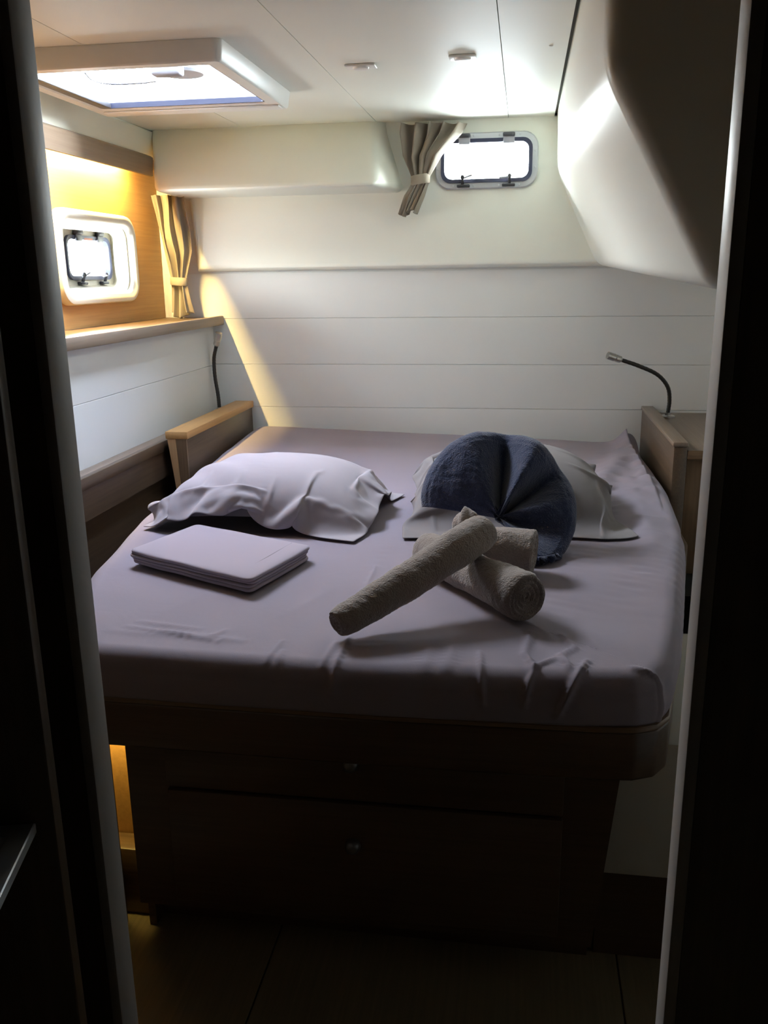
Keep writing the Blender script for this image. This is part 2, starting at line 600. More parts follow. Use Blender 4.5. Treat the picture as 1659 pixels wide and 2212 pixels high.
# ---- bulkhead with the doorway
JX0, JX1 = -0.407, 0.151
bms = [b_box((-1.56, 0.717, 0.0), (JX0 - 0.012, 0.749, CEIL)), b_box((JX1 + 0.012, 0.717, 0.0), (0.839, 0.749, CEIL)),
       b_box((JX0 - 0.012, 0.717, 1.712), (JX1 + 0.012, 0.749, CEIL))]
struct(obj('wall_front', b_join(*bms), 'wood_dark'))
d1 = sempty('door_1', (-0.128, 0.733, 0.0), 'narrow doorway frame with grey edges', 'door frame')
obj('jamb', b_box((JX0 - 0.012, 0.715, 0.0), (JX0, 0.751, 1.712), 0.003, 2), 'jamb', d1, 35)
obj('jamb', b_box((JX1, 0.715, 0.0), (JX1 + 0.012, 0.751, 1.712), 0.003, 2), 'jamb', d1, 35)
obj('lintel', b_box((JX0, 0.715, 1.70), (JX1, 0.751, 1.712), 0.003, 2), 'jamb', d1, 35)
# corridor behind the camera
struct(obj('wall_corridor', b_box((-1.56, -1.3, 0.0), (0.84, -1.26, CEIL)), 'wood_dark'))

# ================================================================== WINDOWS
def porthole(name, label, C, u, v, n, flange, mat_fl, parts=True, fl_depth=0.012, pane_back=0.004, nscrew=True):
    """C centre of the opening on the wall face, u width axis, v up axis, n towards the cabin"""
    C, u, v, n = Vector(C), Vector(u), Vector(v), Vector(n)
    P = lambda a, b, c: C + u * a + v * b + n * c
    root = sempty(name, C - v * 0.1, label, 'porthole')
    hw, hh = 0.1585, 0.070
    L = lambda w, h, r, d: [P(a, b, d) for a, b in rrect(w, h, r)]
    if flange:
        fw, fh = flange
        obj('frame', b_loops([L(hw, hh, 0.030, fl_depth), L(fw - .004, fh - .004, 0.050, fl_depth), L(fw, fh, 0.053, fl_depth - 0.004),
                              L(fw, fh, 0.053, 0.0005), L(hw, hh, 0.030, 0.0005)]), mat_fl, root, 40)
    # black inner frame (gasket)
    obj('gasket', b_loops([L(hw - 0.010, hh - 0.010, 0.026, fl_depth + 0.002), L(hw + 0.003, hh + 0.003, 0.034, fl_depth + 0.004),
                           L(hw + 0.003, hh + 0.003, 0.034, -0.010), L(hw - 0.012, hh - 0.012, 0.026, -0.010)]), 'gasket', root, 40)
    obj('pane', b_join(b_loops([L(hw - 0.011, hh - 0.011, 0.026, -pane_back), L(hw - 0.011, hh - 0.011, 0.026, -pane_back - 0.004)], False),
                       *[_cap([P(a, b, d) for a, b in rrect(hw - 0.011, hh - 0.011, 0.026)]) for d in (-pane_back, -pane_back - 0.004)]), 'pane', root)
    def bx(a0, a1, b0, b1, c0, c1, bev=0.002):
        bm = b_box((a0, b0, c0), (a1, b1, c1), bev, 2)
        for w in bm.verts:
            w.co = P(*w.co)
        return bm
    for s in (-1, 1):
        h = obj('hinge', bx(s * 0.078 - 0.021, s * 0.078 + 0.021, hh + 0.006, hh + 0.020, fl_depth - 0.002, fl_depth + 0.016, 0.004), 'dkplastic', root, 40)
        obj('hinge_leaf', bx(s * 0.078 - 0.020, s * 0.078 + 0.020, hh - 0.016, hh + 0.007, fl_depth - 0.002, fl_depth + 0.010, 0.003), 'dkplastic' if name == 'window_3' else 'grplastic', h, 40)
        l = obj('latch', bx(s * 0.080 - 0.023, s * 0.080 + 0.023, -hh - 0.019, -hh - 0.009, fl_depth - 0.002, fl_depth + 0.016, 0.003), 'black', root, 40)
        obj('latch_post', b_tube([P(s * 0.083, -hh - 0.012, fl_depth + 0.008), P(s * 0.083, -hh + 0.010, fl_depth + 0.016)], [0.0055, 0.0055], 10), 'black', l, 40)
        obj('knob', b_tube([P(s * 0.083, -hh + 0.015 + 0.008 * math.sin(t), fl_depth + 0.016) for t in (-1.5, -0.8, 0, 0.8, 1.5)], [0.002, 0.006, 0.008, 0.006, 0.002], 12), 'black', l, 60)
        q = 0.083 * s
        tl = 0.18 if s < 0 else -0.12
        obj('lever', b_tube([P(q + 0.006, -hh + 0.012, fl_depth + 0.018), P(q + (0.034 if s < 0 else -0.036), -hh + 0.012 + (0.009 if s < 0 else -0.003), fl_depth + 0.022)], 0.0036, 8), 'grplastic', l, 40)
    obj('label_strip', bx(-0.030, 0.030, hh - 0.011, hh - 0.003, -0.002, 0.009, 0.001), 'red', root)
    if flange and nscrew:
        fw, fh = flange
        mw, mh = (hw + fw) / 2 + 0.001, (hh + fh) / 2 + 0.001
        pos = [(mw, 0.028), (mw, -0.026), (-mw, 0.028), (-mw, -0.026)]
        for a in (-0.118, -0.045, 0.045, 0.118):
            pos += [(a, mh), (a, -mh)]
        for a, b in pos:
            obj('screw', b_loops([[P(a + r * math.cos(t), b + r * math.sin(t), d) for t in np.linspace(0, 6.283, 11)[:-1]]
                                  for r, d in ((0.0040, fl_depth - 0.0005), (0.0038, fl_depth + 0.001), (0.0015, fl_depth + 0.0018), (0.0002, fl_depth + 0.0012))], False), 'alu', root, 40)
    return root


def _cap(loop):
    bm = bmesh.new()
    bm.faces.new([bm.verts.new(p) for p in loop])
    return bm


porthole('window_2', 'rectangular porthole in the white back wall, grey flange with screws', (PBX, MY, PBZ), (1, 0, 0), (0, 0, 1), (0, -1, 0), (0.182, 0.094), 'alu')
w3 = porthole('window_3', 'porthole with a thick white moulded surround in the wood panel', (-1.505, PSY, PSZ), (0, 1, 0), (0, 0, 1), (1, 0, 0), None, 'whplastic', fl_depth=0.006)

# deep white surround of the side porthole
def yz(cy, cz, w, h, r, x):
    return [(x, cy + a, cz + b) for a, b in rrect(w, h, r, 7)]


cy, cz = (SY0 + SY1) / 2, (SZ0 + SZ1) / 2
W, Hh = (SY1 - SY0) / 2, (SZ1 - SZ0) / 2
obj('surround', b_loops([yz(cy, cz, W, Hh, 0.075, -1.4095), yz(cy, cz, W, Hh, 0.075, -1.392), yz(cy, cz, W - 0.004, Hh - 0.004, 0.072, -1.382),
                         yz(cy, cz, W - 0.014, Hh - 0.014, 0.066, -1.378), yz(cy + 0.004, cz, W - 0.030, Hh - 0.024, 0.058, -1.381),
                         yz(cy + 0.008, cz, W - 0.040, Hh - 0.032, 0.052, -1.392),
                         yz((cy + PSY) / 2, cz - 0.002, 0.222, 0.094, 0.045, -1.47), yz(PSY, PSZ, 0.196, 0.090, 0.040, -1.502),
                         yz(PSY, PSZ, 0.1585, 0.070, 0.032, -1.506), yz(PSY, PSZ, 0.1585, 0.070, 0.032, -1.518),
                         yz(PSY, PSZ, 0.20, 0.10, 0.04, -1.518), yz(cy, cz, W - 0.03, Hh - 0.03, 0.06, -1.43),
                         yz(cy, cz, W - 0.03, Hh - 0.03, 0.06, -1.4095)]), 'surround', w3, 45)

# ---- deck hatch
w1 = sempty('window_1', (-0.99, 2.43, CEIL), 'open deck hatch skylight in the ceiling with a deep white frame', 'deck hatch')
def xy(x0, x1, y0, y1, r, z):
    return [((x0 + x1) / 2 + a, (y0 + y1) / 2 + b, z) for a, b in rrect((x1 - x0) / 2, (y1 - y0) / 2, r, 5)]


OX0, OX1, OY0, OY1 = -1.282, -0.705, 2.125, 2.755
obj('frame', b_loops([xy(OX0 - .006, OX1 + .006, OY0 - .006, OY1 + .006, 0.02, CEIL - 0.0005), xy(OX0, OX1, OY0, OY1, 0.018, 1.725),
                      xy(OX0 + .005, OX1 - .005, OY0 + .005, OY1 - .005, 0.014, 1.720), xy(HX0 - .004, HX1 + .004, HY0 - .004, HY1 + .004, 0.012, 1.720),
                      xy(HX0, HX1, HY0, HY1, 0.012, 1.724), xy(HX0, HX1, HY0, HY1, 0.012, CEIL + 0.004),
                      xy(HX0 - .013, HX1 + .013, HY0 - .013, HY1 + .013, 0.012, CEIL + 0.004), xy(HX0 - .013, HX1 + .013, HY0 - .013, HY1 + .062, 0.012, CEIL - 0.0005)]),
    'whplastic', w1, 40)
obj('rear_lip', b_box((OX0 + .03, HY1 + 0.02, 1.7150), (OX1 - .01, HY1 + 0.075, 1.7198), 0.002, 2), 'whplastic', w1, 40)
obj('gasket', b_loops([xy(HX0 + .001, HX1 - .001, HY0 + .001, HY1 - .001, 0.012, 1.7235), xy(HX0 + .001, HX1 - .001, HY0 + .001, HY1 - .001, 0.012, 1.738),
                       xy(HX0 + .012, HX1 - .004, HY0 + .006, HY1 - .008, 0.012, 1.738), xy(HX0 + .012, HX1 - .004, HY0 + .006, HY1 - .008, 0.012, 1.7235)]), 'gasket', w1, 40)
obj('shade_channel', b_box((HX0 + .012, HY0 + .012, 1.722), (HX0 + .034, HY1 - .01, 1.7375), 0.003, 2), 'black', w1, 40)
obj('pane', b_box((HX0 + .004, HY0 + .004, 1.7635), (HX1 - .004, HY1 - .004, 1.7695)), 'pane', w1)
hd = obj('handle', b_box((-0.945, 2.295, 1.733), (-0.868, 2.335, 1.7625), 0.007, 3), 'grplastic', w1, 40)
obj('handle_boss', b_tube([(-0.905, 2.415, 1.7633), (-0.905, 2.415, 1.7565)], [0.062, 0.056], 28), 'alu', hd, 40)
obj('vent_ring', b_tube(spline([(-1.15, 2.36, 1.7605), (-1.172, 2.44, 1.7605), (-1.16, 2.49, 1.7605), (-1.123, 2.511, 1.7605), (-1.053, 2.509, 1.7605), (-1.01, 2.495, 1.7605)], 28), 0.0022, 8), 'dkplastic', w1, 60)

# ================================================================== LEFT SIDE FITTINGS
# shelf under the wood panel
sh = thing('shelf', 'long grey-brown wooden shelf below the porthole with moulded surround', 'shelf', (-1.29, 2.1, 1.062))
obj('board', b_box((-1.408, 0.80, 1.064), (-1.186, 3.398, 1.088), 0.002, 2), 'wood_y', sh, 35)
obj('front_edge', b_box((-1.186, 0.80, 1.059), (-1.168, 3.396, 1.094), 0.004, 2), 'wood_grey', sh, 35)
# pelmet hiding the strip light
pl = tag(obj('pelmet', b_prism([(-1.354, 1.597), (-1.342, 1.597), (-1.338, 1.660), (-1.350, 1.668)], 'Y', 0.80, 3.222, 0.003, 2), 'wood_grey', origin=(-1.354, 2.0, 1.604), smooth=35),
         'grey-brown wooden pelmet board above the lit wood panel', 'pelmet')
obj('bracket', b_box((-1.4095, 1.2, 1.6627), (-1.351, 3.20, 1.668)), 'wood_grey', pl)
# warm strip light behind the pelmet
ls = thing('strip_light', 'warm light strip tucked behind the pelmet above the wood panel', 'light', (-1.377, 2.6, 1.650))
obj('channel', b_box((-1.383, 2.1, 1.6555), (-1.368, 3.10, 1.6625), 0.001, 1), 'alu', ls)
obj('diffuser', b_box((-1.381, 2.11, 1.651), (-1.370, 3.09, 1.6555), 0.001, 1), emit('warm_led', (1.0, 0.70, 0.24), 850.0), ls)

# ledge beside the bunk
lg = thing('ledge', 'brown wooden ledge running along the white side planks', 'ledge', (-1.18, 2.1, 0.60))
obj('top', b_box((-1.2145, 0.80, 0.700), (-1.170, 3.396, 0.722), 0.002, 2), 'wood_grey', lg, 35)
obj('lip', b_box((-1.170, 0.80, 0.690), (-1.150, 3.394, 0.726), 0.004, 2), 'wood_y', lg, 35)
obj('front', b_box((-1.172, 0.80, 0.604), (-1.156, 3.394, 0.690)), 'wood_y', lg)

# bunk side boards (bed heads)
hb = thing('bunk_side_board', 'brown wooden side board with a light mitred end, between ledge and mattress', 'side board', (-1.10, 3.0, 0.40))
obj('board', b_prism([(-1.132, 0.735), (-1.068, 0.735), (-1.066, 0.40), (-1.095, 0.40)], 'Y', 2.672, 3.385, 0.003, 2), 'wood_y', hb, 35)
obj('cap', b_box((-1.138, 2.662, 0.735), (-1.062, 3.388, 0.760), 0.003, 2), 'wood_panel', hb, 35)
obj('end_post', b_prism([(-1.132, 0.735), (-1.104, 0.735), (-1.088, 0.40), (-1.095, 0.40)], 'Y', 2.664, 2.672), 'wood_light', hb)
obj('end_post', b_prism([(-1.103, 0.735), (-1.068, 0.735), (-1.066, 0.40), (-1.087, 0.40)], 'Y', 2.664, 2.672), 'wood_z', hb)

# right bedside unit
ns = thing('bedside_unit', 'brown wooden bedside unit with raised rim in the corner under the arched lamp', 'bedside unit', (0.60, 3.02, 0.34))
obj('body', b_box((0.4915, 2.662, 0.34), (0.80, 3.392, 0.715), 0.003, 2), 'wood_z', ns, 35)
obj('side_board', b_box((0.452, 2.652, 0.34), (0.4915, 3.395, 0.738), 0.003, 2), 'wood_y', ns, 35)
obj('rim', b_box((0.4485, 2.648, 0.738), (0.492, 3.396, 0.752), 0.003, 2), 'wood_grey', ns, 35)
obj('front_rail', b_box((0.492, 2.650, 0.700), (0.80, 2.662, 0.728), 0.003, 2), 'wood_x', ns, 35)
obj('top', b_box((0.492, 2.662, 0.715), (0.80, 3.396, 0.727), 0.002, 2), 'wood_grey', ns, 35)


def reading_lamp(label, base, pts, hr=0.0135):
    t = thing('reading_lamp', label, 'lamp', base, 'gooseneck reading lamps')
    bx, by, bz = base
    obj('base', b_tube([(bx, by, bz + 0.0005), (bx, by, bz + 0.006), (bx, by, bz + 0.0085)], [0.026, 0.026, 0.021], 24), 'steel', t, 40)
    obj('collar', b_tube([(bx, by, bz + 0.0085), (bx, by, bz + 0.018)], 0.010, 16), 'steel', t, 40)
    s = spline(pts, 46)
    # ribbed flexible neck
    rr = [0.0068 + 0.0006 * (k % 2) for k in range(len(s))]
    obj('gooseneck', b_tube(s, rr, 12), 'gooseneck', t, 60)
    a, b = np.array(s[-2]), np.array(s[-1])
    d = (b - a) / np.linalg.norm(b - a)
    h = obj('head', b_tube([b - d * 0.004, b, b + d * 0.002, b + d * 0.020, b + d * 0.021, b + d * 0.0235, b + d * 0.0245, b + d * 0.052, b + d * 0.052, b + d * 0.046],
                           [0.007, hr - .003, hr - 0.001, hr - 0.001, hr - .003, hr - 0.003, hr, hr, hr - 0.003, hr - 0.003], 20), 'steel', t, 40)
    obj('lens', b_tube([b + d * 0.0462, b + d * 0.0475], hr - 0.0032, 20), 'black', h, 40)
    return t


reading_lamp('gooseneck reading lamp standing upright at the end of the ledge under the shelf', (-1.188, 3.335, 0.722),
             [(-1.188, 3.335, 0.738), (-1.190, 3.335, 0.79), (-1.198, 3.335, 0.86), (-1.196, 3.33, 0.93), (-1.178, 3.318, 0.985)])
reading_lamp('gooseneck reading lamp arching from the bedside unit with the raised rim', (0.528, 3.28, 0.727),
             [(0.528, 3.28, 0.742), (0.530, 3.275, 0.79), (0.518, 3.26, 0.84), (0.478, 3.24, 0.885), (0.412, 3.22, 0.917), (0.343, 3.20, 0.942)])

# ================================================================== CURTAINS
def curtain(name, label, keys, tie_t, tie_box, npl, seed, depth0):
    """keys: (t, xl, xr, z, y, depth)"""
    K = np.array(keys, float)
    nu, nv = 90, 90
    V = np.zeros((nu, nv, 3))
    rs = np.random.RandomState(seed)
    ph = rs.rand(6) * 6.28
    for j in range(nv):
        t = j / (nv - 1)
        xl, xr, z, y, dp = [np.interp(t, K[:, 0], K[:, k]) for k in range(1, 6)]
        for i in range(nu):
            s = i / (nu - 1)
            w = s + 0.05 * math.sin(4 * t + ph[0]) * math.sin(math.pi * s)
            x = xl + (xr - xl) * w
            f = math.sin(2 * math.pi * npl * w + ph[1] + 1.2 * math.sin(3 * t + ph[2])) + 0.45 * math.sin(2 * math.pi * (npl * 1.7) * w + ph[3] + 2.5 * t)
            V[i, j] = (x + dp * 0.25 * math.sin(2 * math.pi * npl * w + ph[4]), y - dp * (f * 0.5 + 0.2) + 0.3 * dp * math.sin(9 * t + 5 * s + ph[5]),
                       z + 0.012 * math.sin(7 * s + ph[2]) * t)
    c = V[nu // 2, -1]
    root = thing(name, label, 'curtain', (float(c[0]), float(c[1]), float(c[2])), 'tied back porthole curtains')
    o = obj('cloth', grid_mesh(V), 'curtain', root, 180)
    solid(o, 0.002)
    # tie band
    x0, x1, y0, y1, z0, z1, tilt = tie_box
    L = []
    for z, gr in ((z0, 0.0), (z0 + 0.004, 0.002), (z1 - 0.004, 0.002), (z1, 0.0)):
        L.append([((x0 + x1) / 2 + ((x1 - x0) / 2 + gr) * math.cos(a), (y0 + y1) / 2 + ((y1 - y0) / 2 + gr) * math.sin(a), z + tilt * math.cos(a)) for a in np.linspace(0, 2 * math.pi, 29)[:-1]])
    obj('tieback', b_loops(L, False), 'cloth_tie', root, 180)
    return root


cl = curtain('curtain', 'beige curtain tied in the corner above the shelf by the lit wood panel',
        [(0, -1.388, -1.262, 1.540, 3.305, 0.030), (0.25, -1.375, -1.252, 1.43, 3.30, 0.034), (0.5, -1.352, -1.252, 1.33, 3.30, 0.030),
         (0.68, -1.336, -1.276, 1.235, 3.305, 0.018), (0.74, -1.336, -1.276, 1.21, 3.305, 0.018), (1.0, -1.345, -1.262, 1.099, 3.31, 0.030)],
        0.7, (-1.338, -1.274, 3.277, 3.328, 1.212, 1.242, -0.002), 3.2, 3, 0.03)
cr = curtain('curtain', 'taupe curtain bunched up and knotted beside the back wall porthole',
        [(0, -0.440, -0.215, 1.750, 3.30, 0.046), (0.18, -0.440, -0.232, 1.715, 3.30, 0.050), (0.40, -0.432, -0.300, 1.645, 3.30, 0.044),
         (0.58, -0.408, -0.342, 1.582, 3.305, 0.020), (0.66, -0.404, -0.348, 1.556, 3.305, 0.018), (0.8, -0.430, -0.362, 1.515, 3.308, 0.026), (1.0, -0.452, -0.388, 1.455, 3.312, 0.030)],
        0.6, (-0.409, -0.344, 3.278, 3.330, 1.550, 1.583, 0.004), 4.6, 11, 0.03)

# ================================================================== CEILING LIGHTS
for x, y, ln, lab in ((-0.435, 2.452, 0.040, 'small white ceiling spot fitting beside the panel seam, closer to the hatch'),
                      (-0.168, 2.408, 0.034, 'small white ceiling spot fitting above the back wall porthole')):
    t = thing('ceiling_spot', lab, 'ceiling light', (x, y, CEIL), 'small ceiling spots')
    bm = b_box((x - ln, y - 0.016, CEIL - 0.006), (x + ln, y + 0.030, CEIL - 0.0004), 0.0025, 3)
    obj('housing', bm, 'whplastic', t, 40)
    obj('bezel', b_tube([(x, y + 0.006, CEIL - 0.0058), (x, y + 0.006, CEIL - 0.010), (x, y + 0.006, CEIL - 0.0115)], [0.022, 0.020, 0.015], 24), 'whplastic', t, 40)

# ================================================================== BED BASE
bd = thing('bunk', 'shade-darkened brown wooden bunk base with rounded overhanging rim and two drawers', 'bunk', (-0.26, 1.8, 0.0))
# platform with rounded front right corner
PL = [(-1.055, 3.39), (-1.045, 2.9), (-1.02, 2.5), (-0.98, 2.06), (-0.91, 1.66), (-0.84, 1.40), (-0.76, 1.285), (-0.72, 1.262), (-0.2, 1.256), (0.14, 1.262), (0.19, 1.266), (0.225, 1.282), (0.248, 1.315), (0.26, 1.37), (0.36, 1.85), (0.445, 2.3), (0.445, 3.39)]
obj('platform', b_prism(PL, 'Z', 0.462, 0.548, 0.006, 3), 'wood_shaded', bd, 40)
obj('rim', b_prism([(x, y - 0.004 if y < 1.4 else y) for x, y in PL[6:14]] + [(x - (0.016 if x > .2 else 0), y + 0.018) for x, y in PL[6:14]][::-1], 'Z', 0.548, 0.558, 0.002, 1), 'wood_x', bd, 40)
obj('front_panel', b_prism([(-0.700, 0.075), (0.150, 0.075), (0.186, 0.462), (-0.700, 0.462)], 'Y', 1.345, 1.375), 'wood_shaded', bd)
obj('toe_kick', b_box((-0.70, 1.41, 0.0005), (0.15, 1.43, 0.075)), 'wood_shaded', bd)
obj('glow_stop_panel', b_box((-0.83, 1.345, 0.0005), (-0.746, 1.375, 0.4615)), 'wood_shaded', bd)  # hidden panel added to keep the gap's glow off the floor
obj('end_panel', b_box((-0.70, 1.375, 0.0005), (-0.685, 2.4, 0.462)), 'wood_shaded', bd)
for z0, z1, kz in ((0.345, 0.455, 0.440), (0.10, 0.338, 0.255)):
    dr = obj('drawer_front', b_box((-0.62, 1.331, z0), (0.09, 1.3445, z1), 0.003, 2), 'wood_shaded', bd, 35)
    x = -0.275
    kn = obj('knob', b_tube([(x, 1.331, kz - 0.02 if z1 > .4 else kz), (x, 1.327, kz - 0.02 if z1 > .4 else kz), (x, 1.319, kz - 0.02 if z1 > .4 else kz), (x, 1.315, kz - 0.02 if z1 > .4 else kz)], [0.014, 0.014, 0.012, 0.007], 20), 'knob', dr, 40)
# cream moulded step to the right of the base
st = thing('side_step', 'cream moulded panel beside the dark bunk base', 'step', (0.45, 1.7, 0.0))
obj('panel', b_prism([(0.163, 0.190), (0.80, 0.190), (0.80, 0.458), (0.197, 0.458)], 'Y', 1.40, 1.9, 0.004, 2), 'cream', st, 40)
obj('plinth', b_box((0.163, 1.42, 0.0005), (0.80, 1.9, 0.190)), 'wood_shaded', st)
# low box and lit wood panel in the gap at the other end of the base
pb = tag(obj('plinth_box', b_box((-1.16, 1.40, 0.0005), (-0.703, 1.452, 0.150), 0.004, 2), 'wood_x', origin=(-0.93, 1.425, 0.0), smooth=35),
         'low dark wooden plinth below the glowing gap at the bunk end', 'plinth')
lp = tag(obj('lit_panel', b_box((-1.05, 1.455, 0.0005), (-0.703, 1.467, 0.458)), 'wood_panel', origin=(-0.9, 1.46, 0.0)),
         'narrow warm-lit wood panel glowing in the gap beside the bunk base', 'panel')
cl_ = thing('courtesy_light', 'small warm courtesy light under the bunk platform, lighting the gap', 'light', (-0.76, 1.42, 0.45))
obj('housing', b_join(b_box((-0.84, 1.402, 0.452), (-0.71, 1.440, 0.4615)), b_box((-0.84, 1.400, 0.411), (-0.704, 1.404, 0.4615))), 'alu', cl_)
obj('diffuser', b_box((-0.835, 1.405, 0.448), (-0.710, 1.413, 0.452)), emit('warm_courtesy', (1.0, 0.74, 0.20), 125.0), cl_)

# ================================================================== MATTRESS
ZT = 0.640
Z0 = 0.5585


def poly_outline():
    front = [(-0.74, 1.275), (-0.70, 1.258), (-0.5, 1.252), (-0.2, 1.250), (0.1, 1.258), (0.19, 1.268)]
    right = [(0.225, 1.285), (0.25, 1.33), (0.285, 1.47), (0.345, 1.80), (0.392, 2.06), (0.418, 2.5), (0.424, 3.0), (0.426, 3.33)]
    back = [(0.41, 3.375), (0.0, 3.385), (-0.6, 3.390), (-1.0, 3.392), (-1.042, 3.375)]
    left = [(-1.050, 3.33), (-1.042, 2.9), (-1.015, 2.5), (-0.975, 2.06), (-0.905, 1.66), (-0.83, 1.42), (-0.78, 1.31)]

    def dens(pts, step):
        out = []
        for a, b in zip(pts, pts[1:]):
            n = max(1, int(round(math.dist(a, b) / step)))
            out += [(a[0] + (b[0] - a[0]) * k / n, a[1] + (b[1] - a[1]) * k / n) for k in range(n)]
        return out
    P = dens(front + [right[0]], 0.0030) + dens(right + [back[0]], 0.008) + dens(back + [left[0]], 0.012) + dens(left + [front[0]], 0.010)
    P = np.array(P)
    for _ in range(6):
        P = 0.25 * np.roll(P, 1, 0) + 0.5 * P + 0.25 * np.roll(P, -1, 0)
    return P


CREASES = [  # x0 y0 x1 y1 width amp
    (-0.281, 1.372, -0.284, 1.20, 0.006, 0.0045), (-0.30, 1.345, -0.306, 1.25, 0.006, 0.003), (-0.382, 1.30, -0.375, 1.24, 0.006, 0.003),
    (-0.392, 1.34, -0.398, 1.26, 0.006, 0.003), (-0.505, 1.37, -0.52, 1.335, 0.008, 0.003),
    (-0.055, 1.335, -0.046, 1.20, 0.005, 0.005), (-0.10, 1.40, -0.105, 1.27, 0.012, 0.003), (-0.14, 1.38, -0.14, 1.26, 0.012, 0.0025),
    (0.027, 1.43, 0.018, 1.335, 0.006, 0.006), (0.018, 1.335, 0.032, 1.285, 0.005, 0.007), (0.032, 1.285, 0.018, 1.205, 0.005, 0.006), (0.032, 1.285, 0.066, 1.325, 0.005, 0.006),
    (0.078, 1.426, 0.100, 1.37, 0.005, 0.005), (0.100, 1.37, 0.076, 1.335, 0.005, 0.006), (0.076, 1.335, 0.088, 1.29, 0.006, 0.007), (0.116, 1.318, 0.070, 1.19, 0.006, 0.008),
    (0.120, 1.42, 0.132, 1.375, 0.007, 0.003),
    (-0.68, 1.366, -0.50, 1.322, 0.006, 0.0045), (-0.67, 1.39, -0.55, 1.372, 0.006, 0.003), (-0.60, 1.352, -0.46, 1.330, 0.010, 0.003), (-0.70, 1.345, -0.56, 1.335, 0.012, 0.002),
    (-0.293, 1.90, -0.296, 1.562, 0.006, 0.0022), (-0.296, 1.562, -0.29, 1.38, 0.006, 0.0018),
    (0.185, 1.30, 0.245, 1.285, 0.006, 0.006),
    (0.400, 3.300, 0.215, 2.42, 0.045, 0.022), (0.410, 3.31, 0.300, 1.95, 0.035, 0.018), (0.405, 3.30, 0.395, 2.2, 0.030, 0.012),
    (0.36, 2.90, 0.33, 2.2, 0.022, -0.010), (0.30, 2.7, 0.20, 2.2, 0.03, -0.010),
    (0.25, 1.9, 0.12, 1.62, 0.06, 0.003), (0.32, 2.0, 0.26, 1.55, 0.05, 0.004),
    (-0.60, 1.55, -0.66, 1.40, 0.010, 0.0012), (-0.36, 1.60, -0.42, 1.45, 0.012, 0.0012)]


def crease(x, y):
    d = np.zeros_like(x)
    for x0, y0, x1, y1, w, a in CREASES:
        dx, dy = x1 - x0, y1 - y0
        L2 = dx * dx + dy * dy
        t = ((x - x0) * dx + (y - y0) * dy) / L2
        tc = np.clip(t, 0, 1)
        dist = np.hypot(x - x0 - tc * dx, y - y0 - tc * dy)
        taper = 0.35 + 0.65 * np.sin(math.pi * np.clip(0.12 + 0.8 * tc, 0, 1))
        wob = 1 + 0.25 * np.sin(60 * t + x0 * 50)
        d += a * np.exp(-(dist / (w * wob)) ** 2) * taper
    return d


def top_z(x, y):
    """height of the made bed's top surface"""
    x = np.asarray(x, float)
    y = np.asarray(y, float)
    b = np.clip((y - 2.5) / 0.9, 0, 1)
    b = b * b * (3 - 2 * b)
    z = ZT + b * (-0.035 * (x + 0.30))
    pk = np.exp(-(((x - 0.405) / 0.05) ** 2 + ((y - 3.31) / 0.09) ** 2)) * 0.040
    P = np.stack([x, y, 0 * x], -1)
    return z + pk + 0.0022 * noise3(P, 5.0) + 0.0009 * noise3(P, 17.0, 12)


_gx = np.arange(-1.15, 0.56, 0.005)
_gy = np.arange(1.15, 3.46, 0.005)
_GX, _GY = np.meshgrid(_gx, _gy, indexing='ij')
_GZ = top_z(_GX, _GY) + np.maximum(0, crease(_GX, _GY))


def bed_z(x, y):
    a = np.clip((np.asarray(x, float) + 1.15) / 0.005, 0, len(_gx) - 2)
    b = np.clip((np.asarray(y, float) - 1.15) / 0.005, 0, len(_gy) - 2)
    i, j = a.astype(int), b.astype(int)
    a, b = a - i, b - j
    return (_GZ[i, j] * (1 - a) + _GZ[i + 1, j] * a) * (1 - b) + (_GZ[i, j + 1] * (1 - a) + _GZ[i + 1, j + 1] * a) * b


out = poly_outline()
n = len(out)
tan = np.roll(out, -1, 0) - np.roll(out, 1, 0)
nor = np.stack([tan[:, 1], -tan[:, 0]], 1)
nor /= np.linalg.norm(nor, axis=1)[:, None]
R = 0.034
rings = []
for zf in np.linspace(0, 1, 12)[:-1]:
    rings.append(('side', zf))
for a in np.linspace(0, math.pi / 2, 12):
    rings.append(('round', a))
for s in np.linspace(0, 1, 74)[1:]:
    rings.append(('top', s))
spine = np.stack([np.clip(out[:, 0], -0.55, 0.0), np.clip(out[:, 1], 1.75, 2.9)], 1)
spine[:, 0] = -0.30
V = np.zeros((len(rings), n, 3))
for k, (kind, s) in enumerate(rings):
    if kind == 'side':
        xy_ = out + nor * (0.004 * math.sin(math.pi * s))
        zt = top_z(out[:, 0], out[:, 1])
        z = Z0 + (zt - R - Z0) * s
        N = np.concatenate([nor, 0 * nor[:, :1]], 1)
    elif kind == 'round':
        xy_ = out - nor * R * (1 - math.cos(s))
        z = top_z(xy_[:, 0], xy_[:, 1]) - R * (1 - math.sin(s))
        N = np.concatenate([nor * math.cos(s), np.full((n, 1), math.sin(s))], 1)
    else:
        e = out - nor * R
        q = s ** 1.25
        xy_ = e + (spine - e) * q
        z = top_z(xy_[:, 0], xy_[:, 1])
        N = np.tile([0, 0, 1.0], (n, 1))
    vy = xy_[:, 1] - np.maximum(0, ZT - z) * (np.abs(nor[:, 1]) > 0.7) * (nor[:, 1] < 0)
    d = crease(xy_[:, 0], vy)
    if kind != 'top':
        d = np.where(nor[:, 0] > 0.5, np.minimum(d, 0.004), d)
    P = np.concatenate([xy_, z[:, None]], 1)
    V[k] = P + N * d[:, None]
bm = grid_mesh(np.transpose(V, (1, 0, 2)), close_u=True)
bm.verts.ensure_lookup_table()
nr = len(rings)
bm.faces.new([bm.verts[i * nr] for i in range(n)][::-1])
